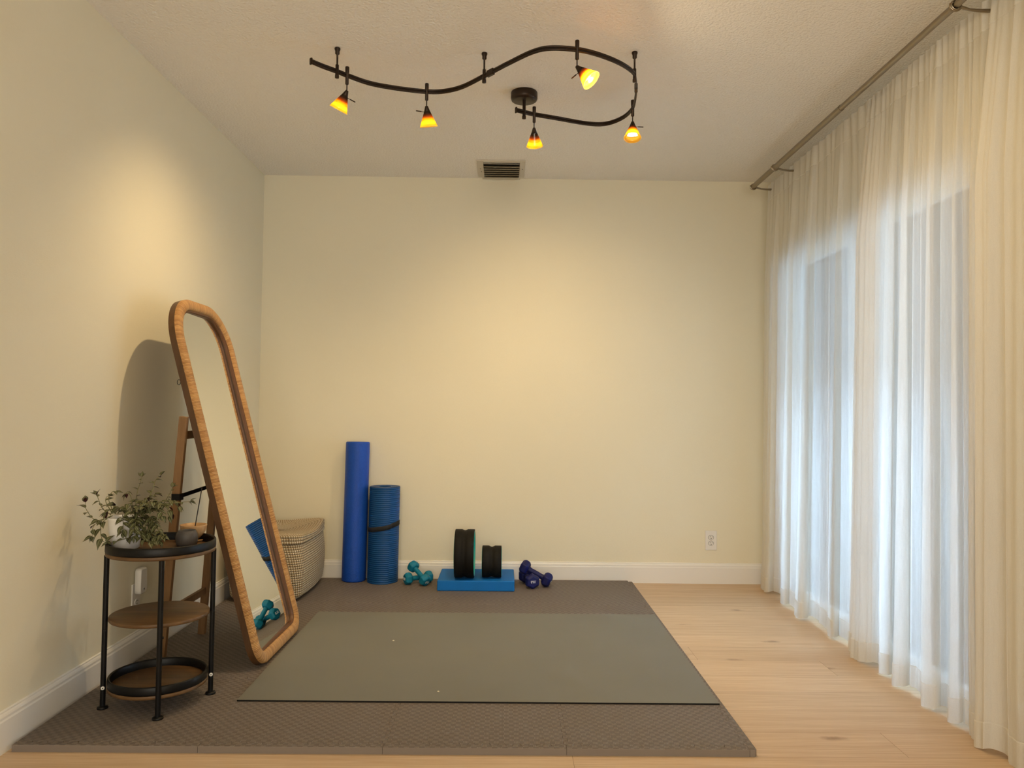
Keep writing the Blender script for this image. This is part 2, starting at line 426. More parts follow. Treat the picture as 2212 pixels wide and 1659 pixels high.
mb = MB(); fw, sill = .022, .05; ya, yb = D1; xa, xb = W+.02, W+.075
mb.box(xa, xb, ya, ya+fw, 0, HEAD); mb.box(xa, xb, yb-fw, yb, 0, HEAD)
mb.box(xa, xb, ya+fw, yb-fw, HEAD-fw, HEAD); mb.box(xa, xb, ya+fw, yb-fw, 0, sill)
mb.box(W+.005, W+.115, -1.135, -1.07, sill, HEAD-fw); mb.box(W+.035, W+.062, -2.165, -2.10, sill, HEAD-fw)
d1 = struct('door_1', mb, M['trim'], bevel=.003)
for p, q in ((ya+fw, -2.165), (-2.10, -1.135), (-1.07, yb-fw)):
    g = MB(); g.box(W+.046, W+.051, p, q, sill, HEAD-fw); g.build('glass_pane', M['pane'], d1)
# added unseen shell behind the fill light opening, keeps sky light out
mb = MB(); ya, yb = YF-1.5, YF-.12
mb.box(-.12, W+.12, ya-.1, ya, -.05, H+.1); mb.box(-.12, 0, ya, yb, -.05, H+.1); mb.box(W, W+.12, ya, yb, -.05, H+.1)
mb.box(-.12, W+.12, ya, yb, -.15, -.05); mb.box(-.12, W+.12, ya, yb, H, H+.1)
struct('sky_block_shell', mb, M['wall'])

# outside
mb = MB(); mb.box(W+.12, 9, -30, 45, -.2, -.04); struct('patio_ground', mb, M['concrete'])
mb = MB(); mb.box(W+.12, 5.05, -9, 14, 2.40, 2.52); mb.box(4.93, 5.05, -9, 14, 2.22, 2.40); struct('porch_roof', mb, M['soffit'])
mb = MB(); mb.box(5.0, 5.34, .30, .66, -.04, 2.40); struct('porch_pillar', mb, M['brick'])
mb = MB(); mb.box(9.0, 9.2, -30, 45, -.04, 4.2); struct('sky_block_wall', mb, M['fence'])  # added wall, height and length shaped to block the open sky

# ------------------------------------------------------------------ foam floor tiles
TZ, T = .0228, .61
X0, Y0 = .0315, -2.51
TD, NP = .0075, 12
def edge_teeth(L, flip=1):
    """offset curve (s, d) along a puzzle edge, from 0 to L"""
    p = L/NP; pts = []
    for k in range(NP):
        a = k*p; d0 = TD*flip
        pts += [(a+p*.07, -d0), (a+p*.43, -d0)]
        if k < NP-1: pts += [(a+p*.57, d0), (a+p*.93, d0)]
    return [(0, 0)]+[q for q in pts if 0 < q[0] < L]+[(L, 0)]
ET = edge_teeth(T)
def hline(x, y, teeth=True):  # left to right
    return [(x+s, y+(d if teeth else 0)) for s, d in ET] if teeth else [(x, y), (x+T, y)]
def vline(x, y, teeth=True):  # front to back
    return [(x+d, y+s) for s, d in ET] if teeth else [(x, y), (x, y+T)]
def slab(name, poly, label, cat, group):
    # tiny gap between neighbours
    n = len(poly); P = [Vector((*p, 0)) for p in poly]
    ar = sum(P[i-1].x*P[i].y-P[i].x*P[i-1].y for i in range(n))
    if ar < 0: P.reverse()
    Q = []
    for i in range(n):
        a, b, c = P[i-1], P[i], P[(i+1) % n]
        t = ((b-a).normalized()+(c-b).normalized())
        Q.append(b+Vector((-t.y, t.x, 0)).normalized()*.0009)
    cx = sum(q.x for q in Q)/n; cy = sum(q.y for q in Q)/n
    bm = bmesh.new()
    vs = [bm.verts.new((q.x-cx, q.y-cy, 0)) for q in Q]
    f = bm.faces.new(vs); bm.normal_update()
    if f.normal.z < 0: f.normal_flip()
    r = bmesh.ops.extrude_face_region(bm, geom=[f])
    tv = [e for e in r['geom'] if isinstance(e, bmesh.types.BMVert)]
    bmesh.ops.translate(bm, verts=tv, vec=(0,0,TZ))
    bm.normal_update(); bmesh.ops.recalc_face_normals(bm, faces=bm.faces)
    te = [e for e in bm.edges if all(abs(v.co.z-TZ) < 1e-6 for v in e.verts)]
    bmesh.ops.bevel(bm, geom=te, offset=.0012, segments=1, affect='EDGES', clamp_overlap=True)
    me = bpy.data.meshes.new(name); bm.to_mesh(me); bm.free(); me.materials.append(M['foam'])
    o = bpy.data.objects.new(name, me); COL.objects.link(o); o.location = (cx, cy, 0)
    return tag(o, label, cat, group)
rowname = ['front row', 'second row from the front', 'third row from the front', 'back row along the wall']
colname = ['against the left wall', 'second from the left wall', 'third from the left wall', 'rightmost beside the wood floor']
extra = {(0,0): 'under the round side table', (1,0): 'under the leaning mirror legs', (3,0): 'under the corner basket', (3,1): 'under the teal dumbbells', (3,2): 'under the navy dumbbells'}
for j in range(4):
    for i in range(4):
        x, y = X0+i*T, Y0+j*T
        b = hline(x, y); r = vline(x+T, y); t = hline(x, y+T); l = vline(x, y, i > 0)
        poly = b[:-1]+r[:-1]+t[::-1][:-1]+l[::-1][:-1]
        slab('foam_floor_tile', poly, 'dark grey interlocking foam tile, %s, %s' % (rowname[j], colname[i]), 'foam tile', 'interlocking foam floor tiles')
side = ['leftmost', 'second from the left', 'third from the left', 'rightmost']
for i in range(4):
    x = X0+i*T
    xe = x+T+(.025 if i == 3 else 0)
    t = hline(x, Y0)
    poly = [(x, Y0-.03), (x+T, Y0-.03)]+t[::-1]
    slab('foam_edge_strip', poly, 'thin grey foam edging strip on the front edge of the mat, %s' % side[i], 'edging strip', 'foam edging strips')
    t = hline(x, Y0+4*T)
    poly = t+[(x+T, Y0+4*T+.03), (x, Y0+4*T+.03)]
    slab('foam_edge_strip', poly, 'thin grey foam edging strip at the back baseboard, %s' % side[i], 'edging strip', 'foam edging strips')
dep = ['nearest the camera', 'second from the front', 'third from the front', 'nearest the back wall']
for j in range(4):
    y = Y0+j*T; x = X0+4*T
    l = vline(x, y)
    if j == 0:
        l = [(x, y-.03)]+l
        poly = [(x, y-.03), (x+.018, y-.03), (x+.025, y-.022), (x+.025, y+T)]+l[::-1][:-1]
    else:
        poly = [(x, y), (x+.025, y), (x+.025, y+T)]+l[::-1][:-1]
    slab('foam_edge_strip', poly, 'thin grey foam edging strip along the wood floor side, %s' % dep[j], 'edging strip', 'foam edging strips')

# yoga mat lying on the tiles
mb = MB(); x0, x1, y0, y1 = .636, 2.480, -2.157, -.894
mb.box(x0, x1, y0, y1, TZ, TZ+.0065, 1); mb.mi[1] = 0
tag(mb.build('exercise_mat', [M['yoga'], M['blackfoam']], bevel=.0008), 'large flat grey-green exercise mat lying on the foam tiles', 'exercise mat')
for (x, y, w, lab) in ((1.122,-1.409,.006,'tiny white lint speck on the mat, farther one'), (1.394,-2.059,.005,'tiny white lint speck near the mat front edge')):
    mb = MB(); mb.lathe([(0,0),(w*.7,0),(w,.0012),(w*.6,.003),(0,.0035)], (x,y,TZ+.0065), seg=7)
    tag(mb.build('lint_speck', M['lint']), lab, 'lint')

# ------------------------------------------------------------------ leaning mirror
MO = Vector((.612, -1.5175, TZ+.0065)); yaw, tilt = .012, .2647
MW, MH, RT, RB = .629, 1.6595, .2216, .1041
mu = Vector((math.sin(yaw), math.cos(yaw), 0)); n0 = Vector((math.cos(yaw), -math.sin(yaw), 0))
mv = Vector((0,0,1))*math.cos(tilt)-n0*math.sin(tilt); mn = n0*math.cos(tilt)+Vector((0,0,1))*math.sin(tilt)
def rrect(inset, n=18):
    w, h = MW-2*inset, MH-2*inset; rt, rb = RT-inset, RB-inset; P = []
    ns = 40
    def line(a, b, m):
        for k in range(1, m): P.append((lerp(a[0],b[0],k/m), lerp(a[1],b[1],k/m)))
    arcs = [(w/2-rb, rb+inset, rb, -90), (w/2-rt, h-rt+inset, rt, 0), (-w/2+rt, h-rt+inset, rt, 90), (-w/2+rb, rb+inset, rb, 180)]
    for q, (cx, cy, r, a0) in enumerate(arcs):
        A = [(cx+r*math.cos(R(a0+90*k/n)), cy+r*math.sin(R(a0+90*k/n))) for k in range(n+1)]
        P += A
        nx = arcs[(q+1) % 4]; b = (nx[0]+nx[2]*math.cos(R(nx[3])), nx[1]+nx[2]*math.sin(R(nx[3])))
        line(A[-1], b, ns if q in (0, 2) else 12)
    return P
def mp(a, b, d): return MO+mu*a+mv*b+mn*d
mir = thing('standing_mirror', (MO.x, MO.y, TZ), 'tall arched floor mirror in a rattan-wrapped frame leaning on its easel legs', 'mirror')
def ring(insets_depths, closed=True):
    """rows of the swept section: each (inset, depth)"""
    rows = [[mp(a, b, d) for a, b in rrect(i)] for i, d in insets_depths]
    return rows
ref = rrect(.025); cum = [0]
for a, b in zip(ref, ref[1:]+ref[:1]): cum.append(cum[-1]+math.hypot(b[0]-a[0], b[1]-a[1]))
prof = []
for k in range(11):
    q = PI*k/10
    prof.append((.0255-.0255*math.cos(q), .022*math.sin(q)**.6 if 0 < k < 10 else 0))
mb = MB(); rows = ring(prof)
mb.grid(rows, closed=True, uvf=lambda i, k: (cum[k], i/10))
mb.build('rattan_frame', M['rattan'], mir)
mb = MB(); rows = ring([(.046,.0),(.0,.0),(.0,-.027),(.058,-.027),(.058,-.004),(.046,0)]); mb.grid(rows, closed=True, smooth=False)
tag(mb.build('frame_backing', M['backwood'], mir), 'plain dark wood sides behind the rattan', None)
mb = MB(); rows = ring([(.051,.004),(.0515,.008),(.057,.006),(.060,.0),(.060,-.008)]); mb.grid(rows, closed=True, smooth=False)
tag(mb.build('inner_rim', M['rimwood'], mir), 'narrow dark wood inner rim', None)
mb = MB(); P = rrect(.0575)
gq = R(-1.15)  # the glass sits very slightly turned in its frame
mb.add([mp(a, b, -.006+a*math.tan(gq)) for a, b in P], [tuple(range(len(P)))])
gl = mb.build('mirror_glass', M['mirror'], mir)
mb = MB(); mb.add([mp(a, b, -.0265) for a, b in rrect(.05)], [tuple(range(len(P)))[::-1]])
mb.build('back_panel', M['backwood'], mir)
def easel_pt(z): return .165+.1253*(z-.023)
legs = [((.274,-1.838,1.10), (.160,-1.742,TZ)), ((.274,-1.420,1.10), (.160,-1.296,TZ))]
for a, b in legs:
    mb = MB(); a = Vector(a); b = Vector(b); d = (a-b).normalized(); xx = Vector((1,0,0)); xx = (xx-d*xx.dot(d)).normalized(); yy = d.cross(xx)
    mb.obox((a+b)/2, xx, yy, d, .017, .0125, (a-b).length/2)
    mb.build('easel_leg', M['easel'], mir, bevel=.002)
def on_leg(k, z):
    a, b = map(Vector, legs[k]); t = (z-b.z)/(a.z-b.z); return b+(a-b)*t
mb = MB(); mb.bar(on_leg(0,.243), on_leg(1,.243), .015, .034); mb.build('easel_crossbar', M['easel'], mir, bevel=.002)
mb = MB(); mb.bar(on_leg(0,1.02), on_leg(1,1.02), .015, .034); mb.build('easel_crossbar', M['easel'], mir, bevel=.002)
for k, dy in ((0, 0), (1, 0)):
    p = on_leg(k, .755)+Vector((.008,0,0)); e = p+Vector((.030,.135,.045)); f = MO+mv*.72-mn*.028; f = Vector((f.x, p.y+.28 if k == 0 else p.y-.20, f.z+.0))
    e = (p+f)/2+Vector((0,0,.05))
    mb = MB(); mb.obox(p-Vector((.004,0,0)), (1,0,0), (0,1,0), (0,0,1), .018, .019, .014); mb.bar(p, e, .006, .016); mb.bar(e-(f-e)*.06, f, .006, .016); mb.cyl(e+Vector((-.008,0,0)), e+Vector((.008,0,0)), .006, seg=10)
    tag(mb.build('folding_stay', M['black'], mir), 'black folding metal stay', None)
hk = mp(-MW/2+.012, 1.27, -.031)
mb = MB(); pts = [hk+Vector((-.006-.007*math.sin(2*PI*k/14), -.004, .011*math.cos(2*PI*k/14))) for k in range(15)]
mb.tube(pts, .0014, 6, False); mb.build('hanging_ring', M['black'], mir)

# ------------------------------------------------------------------ round side table
TC = Vector((.336, -2.155, TZ))
tab = thing('side_table', TC, 'round three-tier side table with black metal legs and wood shelves', 'side table')
la = math.atan2(-.076, -.169)
la = math.atan2(-2.231+2.155, .167-.336)
for k in range(4):
    q = la+k*PI/2; x, y = TC.x+.186*math.cos(q), TC.y+.186*math.sin(q)
    mb = MB(); mb.cyl((x,y,TZ+.006), (x,y,.586), .0095, seg=18)
    lg = mb.build('leg', M['black'], tab)
    mb = MB(); mb.lathe([(0,0),(.019,0),(.0195,.003),(.018,.008),(.011,.010),(0,.010)], (x,y,TZ), seg=22); mb.build('foot', M['black'], lg)
    for bz in ((.100,) if k in (0, 2) else ()):
        q2 = q-(.55 if k == 0 else -.55); px, py = x+.0105*math.cos(-1.2), y+.0105*math.sin(-1.2)
        mb = MB(); mb.lathe([(.0022,.003),(.0035,.0035),(.0065,.003),(.0068,0)], (px,py,bz), (.43,-.9,0), seg=14)
        tag(mb.build('bolt_cap', M['white'], lg), 'small white screw cap', None)
    for bz in (.31,):
        mb = MB(); mb.cyl((x+.009*math.cos(q+PI/2), y+.009*math.sin(q+PI/2), bz), (x+.013*math.cos(q+PI/2), y+.013*math.sin(q+PI/2), bz), .004, seg=10); mb.build('screw', M['black'], lg)
def board(name, r, z0, z1):
    mb = MB(); mb.lathe([(0,z0),(r-.002,z0),(r,z0+.002),(r,z1-.002),(r-.002,z1),(0,z1)], (TC.x,TC.y,0), seg=72); return mb.build(name, M['tablewood'], tab)
def rim(name, r, z0, z1):
    mb = MB(); mb.lathe([(r-.010,z0),(r,z0),(r+.001,z0+.004),(r+.0005,z1-.004),(r-.002,z1),(r-.006,z1),(r-.0095,z1-.005),(r-.010,z0)], (TC.x,TC.y,0), seg=72); return mb.build(name, M['black'], tab)
board('top_board', .193, .586, .600); rim('top_rim', .193, .600, .631)
board('middle_shelf', .176, .343, .357)
board('bottom_board', .174, .088, .102); rim('bottom_rim', .174, .102, .133)
TT = .600

# plant pot
PC = Vector((.200, -2.163, TT))
pl = thing('potted_plant', PC, 'trailing striped inch plant in a white pot on the side table', 'potted plant')
mb = MB(); mb.lathe([(0,0),(.046,0),(.050,.003),(.055,.04),(.062,.112),(.064,.120),(.060,.120),(.058,.110),(.052,.05)], PC, seg=48); mb.build('pot', M['ceramic'], pl)
mb = MB(); mb.lathe([(0,.112),(.03,.111),(.058,.106)], PC, seg=24); mb.build('soil', M['soil'], pl)
STEMS = [[(0.138,-2.17,0.716),(0.091,-2.178,0.708),(0.06,-2.187,0.75),(0.059,-2.19,0.776)],[(0.142,-2.163,0.726),(0.11,-2.159,0.746),(0.095,-2.155,0.769),(0.083,-2.152,0.793),(0.079,-2.15,0.8)],[(0.145,-2.158,0.729),(0.113,-2.146,0.771),(0.108,-2.135,0.789),(0.113,-2.13,0.793)],[(0.151,-2.158,0.729),(0.124,-2.147,0.779),(0.119,-2.136,0.792),(0.126,-2.125,0.81),(0.136,-2.12,0.81)],[(0.152,-2.182,0.725),(0.105,-2.209,0.694),(0.103,-2.22,0.653)],[(0.155,-2.176,0.725),(0.128,-2.195,0.703),(0.131,-2.214,0.671),(0.15,-2.233,0.64),(0.168,-2.24,0.634)],[(0.257,-2.184,0.65),(0.238,-2.216,0.648),(0.214,-2.247,0.643),(0.184,-2.26,0.638)],[(0.229,-2.152,0.733),(0.223,-2.13,0.803),(0.226,-2.109,0.851),(0.225,-2.1,0.866)],[(0.248,-2.144,0.732),(0.272,-2.109,0.813),(0.266,-2.074,0.848),(0.279,-2.06,0.869)],[(0.261,-2.152,0.729),(0.312,-2.13,0.752),(0.335,-2.109,0.794),(0.347,-2.1,0.826)],[(0.264,-2.16,0.73),(0.313,-2.152,0.762),(0.385,-2.143,0.772),(0.433,-2.14,0.777)],[(0.262,-2.162,0.734),(0.315,-2.157,0.766),(0.352,-2.152,0.757),(0.361,-2.15,0.723)],[(0.253,-2.156,0.737),(0.316,-2.141,0.773),(0.363,-2.126,0.777),(0.384,-2.12,0.755)],[(0.207,-2.152,0.729),(0.205,-2.13,0.77),(0.18,-2.109,0.807),(0.165,-2.1,0.799)],[(0.231,-2.181,0.729),(0.265,-2.22,0.716),(0.272,-2.242,0.687),(0.274,-2.25,0.66)],[(0.199,-2.188,0.73),(0.223,-2.232,0.713),(0.232,-2.248,0.672)],[(0.261,-2.172,0.729),(0.299,-2.184,0.72),(0.317,-2.195,0.696),(0.306,-2.2,0.667)],[(0.254,-2.175,0.729),(0.283,-2.191,0.703),(0.302,-2.207,0.668),(0.349,-2.224,0.646),(0.361,-2.23,0.636)],[(0.258,-2.176,0.729),(0.316,-2.194,0.709),(0.352,-2.213,0.669),(0.367,-2.22,0.657)],[(0.24,-2.182,0.73),(0.272,-2.215,0.694),(0.295,-2.239,0.656),(0.335,-2.25,0.640)],[(0.222,-2.164,0.734),(0.237,-2.161,0.769),(0.28,-2.16,0.787)],[(0.228,-2.176,0.736),(0.262,-2.193,0.766),(0.317,-2.2,0.783)],[(0.207,-2.17,0.731),(0.205,-2.177,0.758),(0.229,-2.18,0.777)],[(0.245,-2.176,0.732),(0.297,-2.193,0.76),(0.352,-2.2,0.772)],[(0.237,-2.176,0.729),(0.294,-2.194,0.749),(0.349,-2.213,0.752),(0.362,-2.22,0.731)],[(0.226,-2.154,0.733),(0.256,-2.137,0.781),(0.293,-2.13,0.802)],[(0.178,-2.182,0.733),(0.197,-2.209,0.757),(0.185,-2.22,0.769)],[(0.166,-2.176,0.732),(0.157,-2.193,0.751),(0.14,-2.2,0.738)],[(0.226,-2.182,0.729),(0.252,-2.209,0.754),(0.292,-2.22,0.765)]]
sparse = {0,1,2,3,4,5,6,7,8,9,10,13}
rnd = random.Random(5)
sm = MB(); lf = MB()
def leaf(p, d, up, L, w, curl=.25):
    d = d.normalized(); s = d.cross(up)
    if s.length < 1e-3: s = d.cross(Vector((1,0,0)))
    s.normalize(); u = s.cross(d).normalized()
    n = 7; top = []; bot = []
    for k in range(n+1):
        t = k/n; ww = w*.5*(math.sin(PI*min(1, t*1.06)**.75)) if 0 < t < 1 else 0.0006
        c = p+d*(L*t)-u*(curl*L*t*t)
        row = [c+s*(ww*q)+u*(abs(q)*ww*.35) for q in (-1,-.5,0,.5,1)]
        top.append(row); bot.append([x-u*.0005 for x in row])
    lf.grid(top, 0, True, lambda i, k: (i/n, k/4))
    lf.grid([r[::-1] for r in bot], 1, True, lambda i, k: (i/n, k/4))
for si, st in enumerate(STEMS):
    pts = smooth_path(st, 7)
    sm.tube(pts, [lerp(.0016, .0008, k/(len(pts)-1)) for k in range(len(pts))], 6)
    L = sum((b-a).length for a, b in zip(pts, pts[1:])); step = .022 if si in sparse else .0105
    acc = 0; nxt = (.035 if si in sparse else .012); sgn = 1
    for a, b in zip(pts, pts[1:]):
        acc += (b-a).length
        if acc >= nxt:
            nxt += step*rnd.uniform(.8, 1.25); sgn = -sgn
            t = (b-a).normalized(); out = (b-Vector((PC.x, PC.y, b.z)))
            sd = t.cross(Vector((0,0,1)))
            if sd.length < .2: sd = Vector((math.cos(acc*90), math.sin(acc*90), 0))
            sd.normalize()
            d = sd*sgn*.9+t*.5+out*1.5+Vector((rnd.uniform(-.4,.4), rnd.uniform(-.7,.2), rnd.uniform(-.55,.15)))
            l = rnd.uniform(.027, .040)*(1 if si not in sparse else .9)
            if si in (0,4,5) : l *= 1.15
            if si in (7,8,9,1,2,3,10,13) : l *= .75
            e = b+d.normalized()*l
            # keep leaves off the shelf, the wall and the pot
            if e.z < TT+.012 and (e-Vector((TC.x,TC.y,e.z))).length < .2: d.z = abs(d.z)+.5
            if e.x < .015: d.x = .3
            leaf(b, d, Vector((rnd.uniform(-.3,.3), rnd.uniform(-.6,0), 1)), l, l*rnd.uniform(.52,.64), rnd.uniform(.1,.5))
    e = pts[-1]; t = (pts[-1]-pts[-3]).normalized()
    for q in range(3):
        leaf(e, t+Vector((rnd.uniform(-.7,.7), rnd.uniform(-.6,.4), rnd.uniform(-.3,.3))), Vector((0,-.3,1)), rnd.uniform(.018,.028), .014)
sm.build('stems', M['stem'], pl)
fo = lf.build('foliage', [M['leaf'], M['leafu']], pl)
tag(fo, 'silver-striped green leaves with purple undersides', None)

# grey jar, wooden bowl with incense stick
J = Vector((.402, -2.088, TT))
mb = MB(); mb.lathe([(0,0),(.034,0),(.038,.004),(.0405,.016),(.0415,.030),(.0395,.044),(.035,.052),(.0325,.056),(.0325,.0585),(.030,.0585),(.030,.05),(.033,.03),(.033,.008),(0,.006)], J, seg=44)
tag(mb.build('stoneware_jar', M['stone']), 'small squat dark grey stoneware jar in front of the wooden bowl', 'jar')
B = Vector((.388, -1.992, TT))
bw = thing('incense_bowl', B, 'small turned wooden bowl on a matching saucer beside the grey jar', 'bowl')
mb = MB(); mb.lathe([(0,.008),(.020,.008),(.026,.012),(.040,.026),(.048,.044),(.052,.064),(.0515,.066),(.049,.066),(.044,.046),(.034,.028),(.018,.018),(0,.016)], B, seg=44); mb.build('bowl', M['bowlwood'], bw)
mb = MB(); mb.lathe([(0,0),(.036,0),(.042,.003),(.043,.008),(.040,.0085),(.036,.0075),(0,.0075)], B, seg=40); mb.build('saucer', M['bowlwood'], bw)
mb = MB(); mb.tube([(.386,-1.985,TT+.019), (.392,-1.988,.650), (.4215,-2.0,.816)], .0021, 8)
tag(mb.build('incense_stick', M['incense']), 'thin black incense stick leaning up out of the wooden bowl', 'incense stick')

# ------------------------------------------------------------------ corner basket
BX0, BX1, BY0, BY1 = .060, .470, -.685, -.085
def bring(z, grow, rad=.07, n=8):
    x0, x1, y0, y1 = BX0-grow*.2, BX1+grow, BY0-grow, BY1+grow*.2
    P = []
    for cx, cy, a0 in ((x1-rad, y0+rad, -90), (x1-rad, y1-rad, 0), (x0+rad, y1-rad, 90), (x0+rad, y0+rad, 180)):
        P += [(cx+rad*math.cos(R(a0+90*k/n)), cy+rad*math.sin(R(a0+90*k/n))) for k in range(n+1)]
    # densify the straight sides and let them bow outward
    Q = []
    for a, b in zip(P, P[1:]+P[:1]):
        d = math.hypot(b[0]-a[0], b[1]-a[1]); m = 1 if d < .1 else (18 if d > .36 else 9)
        for k in range(m):
            t = k/m; w = math.sin(PI*t) if d > .1 else 0
            nx, ny = (b[1]-a[1])/max(d,1e-6), -(b[0]-a[0])/max(d,1e-6)
            Q.append((lerp(a[0],b[0],t)+nx*w*.012, lerp(a[1],b[1],t)+ny*w*.012))
    return Q
bk = thing('storage_basket', (.27,-.38,TZ), 'lidded woven seagrass basket in the corner behind the mirror', 'basket')
NC = 25; ztop = .362
rows = []; vv = []
for c in range(NC):
    for q in range(4):
        t = (c+q/4)/NC; z = TZ+.002+(ztop-TZ)*t
        g = .018*math.sin(PI*min(1, t*.95))+ .004*math.sin(PI*q/4) - .035*max(0, (.12-t)/.12)**2
        rows.append([(x, y, z+.008*(0)) for x, y in bring(z, g)]); vv.append(c+q/4)
pr = bring(0, 0); cu = [0]
for a, b in zip(pr, pr[1:]+pr[:1]): cu.append(cu[-1]+math.hypot(b[0]-a[0], b[1]-a[1]))
mb = MB(); mb.grid(rows, closed=True, uvf=lambda i, k: (cu[k], vv[i])); mb.add(rows[0], [tuple(range(len(rows[0])))[::-1]])
mb.build('basket_body', M['basket'], bk)
rows = []; vv = []
def lidz(x, y):
    u = (x-(BX0+BX1)/2)/((BX1-BX0)/2); v = (y-(BY0+BY1)/2)/((BY1-BY0)/2)
    return .022*max(0, u*v)*(1 if v > 0 else .15)+.010*(abs(v)**2)-.008*(1-min(1, u*u))*(1-min(1, v*v))
for c in range(3):
    for q in range(4):
        t = (c+q/4); z = .356+.0125*t; g = .012+.004*math.sin(PI*q/4)
        rows.append([(x, y, z+lidz(x, y)*min(1, t/2)) for x, y in bring(z, g)]); vv.append(t)
ring0 = bring(0, .012); cxm, cym = (BX0+BX1)/2, (BY0+BY1)/2
for k in range(0, 57):
    s = 1-k/58; hgt = .3945+.003*math.sin(PI*((k % 4)/4))
    rows.append([(cxm+(x-cxm)*s, cym+(y-cym)*s, hgt+lidz(cxm+(x-cxm)*s, cym+(y-cym)*s)) for x, y in ring0]); vv.append(3+k/4)
mb = MB(); mb.grid(rows, closed=True, uvf=lambda i, k: (cu[k], vv[i])); mb.add(rows[-1], [tuple(range(len(rows[-1])))]); mb.add(rows[0], [tuple(range(len(rows[0])))[::-1]])
mb.build('basket_lid', M['basket'], bk)

# ------------------------------------------------------------------ roller, rolled mat
a = Vector((.672, -.105, TZ)); b = Vector((.681, -.0845, TZ+.9)); ax = (b-a).normalized()
mb = MB(); h = (b-a).length
mb.lathe([(0,0.0),(.072,.0),(.0765,.004),(.0775,.012)]+[(.0775, .012+(h-.024)*k/8) for k in range(1, 8)]+[(.0775,h-.012),(.0765,h-.004),(.072,h),(0,h)], a, ax, seg=56)
tag(mb.build('foam_roller', M['roller']), 'tall bright blue foam roller standing against the back wall', 'foam roller')
rm = thing('rolled_exercise_mat', (.866,-.122,TZ), 'rolled-up ribbed blue exercise mat standing beside the blue foam roller', 'exercise mat')
sp = []; turns = 5; npt = 44
th0 = -PI*.35
for k in range(turns*npt+1):
    q = th0+2*PI*k/npt; r = .034+.0122*k/npt; sp.append((r, q))
inner = sp; thick = .0105
def spz(rq, z, dr=0):
    r, q = rq; lean = (z-TZ)/.612
    return (.866+.003*lean+(r+dr)*math.cos(q), -.122+.020*lean+(r+dr)*math.sin(q), z)
mb = MB(); nr = 49; rows = []; pz = .611/nr
for k in range(nr):
    for fz, dr in ((.0,0),(.30,.0006),(.62,.0003),(.80,-.0030)):
        rows.append([spz(p, TZ+.001+pz*(k+fz), thick+dr) for p in sp[-npt*2-1:]])
rows.append([spz(p, TZ+.612, thick) for p in sp[-npt*2-1:]])
mb.grid(rows)
rows2 = [[spz(p, z, 0) for p in sp[-npt*2-1:]][::-1] for z in (TZ+.001, TZ+.612)]
mb.grid(rows2)
for zz, fl in ((TZ+.612, False), (TZ+.001, True)):
    rr = [[spz(p, zz, 0) for p in sp], [spz(p, zz, thick) for p in sp]]
    if fl: rr = rr[::-1]
    mb.grid(rr, smooth=False)
mb.grid([[spz(p, TZ+.612, 0) for p in sp[:npt*3]][::-1], [spz(p, TZ+.56, 0) for p in sp[:npt*3]][::-1]])
mb.grid([[spz(p, TZ+.612, thick) for p in sp[:npt*3]], [spz(p, TZ+.56, thick) for p in sp[:npt*3]]])
mb.grid([[spz(sp[-1], TZ+.001, 0), spz(sp[-1], TZ+.001, thick)], [spz(sp[-1], TZ+.612, 0), spz(sp[-1], TZ+.612, thick)]], smooth=False)
mb.build('rolled_sheet', M['bluemat'], rm)
mb = MB(); rows = []
ro = sp[-1][0]+thick+.0012
for dz, dr in ((0,-.0015),(0,.0015),(.030,.0015),(.030,-.0015),(0,-.0015)):
    row = []
    for k in range(61):
        q = 2*PI*k/60; rq = max(s[0] for s in sp[-npt*2-1:] if abs((s[1]-q+PI) % (2*PI)-PI) < .12)+thick+.0012
        c, s_ = math.cos(q), math.sin(q)
        z = TZ+.338+dz+.017*c+.010*max(0, c)**2
        lean = (z-TZ)/.612
        row.append((.866+.003*lean+(rq+dr)*c, -.122+.020*lean+(rq+dr)*s_, z))
    rows.append(row)
mb.grid(rows); tag(mb.build('strap', M['strap'], rm), 'black strap', None)

# ------------------------------------------------------------------ dumbbells
def text_mesh(txt, size, o, xdir, ydir, mat, parent, name='weight_mark', underline=False):
    cu = bpy.data.curves.new(name, 'FONT'); cu.body = txt; cu.size = size; cu.align_x = 'CENTER'; cu.align_y = 'CENTER'; cu.extrude = .0004
    ob = bpy.data.objects.new(name, cu); COL.objects.link(ob)
    bpy.context.view_layer.update()
    me = bpy.data.meshes.new_from_object(ob.evaluated_get(bpy.context.evaluated_depsgraph_get()))
    bpy.data.objects.remove(ob); bpy.data.curves.remove(cu)
    x = Vector(xdir).normalized(); y = Vector(ydir); y = (y-x*y.dot(x)).normalized(); z = x.cross(y)
    if underline:
        bm = bmesh.new(); bm.from_mesh(me)
        w = size*1.05; yy = -size*.52
        vs = [bm.verts.new(p) for p in ((-w,yy,.0004),(w,yy,.0004),(w,yy+size*.10,.0004),(-w,yy+size*.10,.0004))]; bm.faces.new(vs); bm.to_mesh(me); bm.free()
    off = Vector((0,0,0)); q = parent
    while q is not None: off += q.location; q = q.parent
    for v in me.vertices: v.co = Vector(o)+x*v.co.x+y*v.co.y+z*v.co.z-off
    me.materials.clear(); me.materials.append(mat)
    ob = bpy.data.objects.new(name, me); COL.objects.link(ob); ob.parent = parent
    return ob
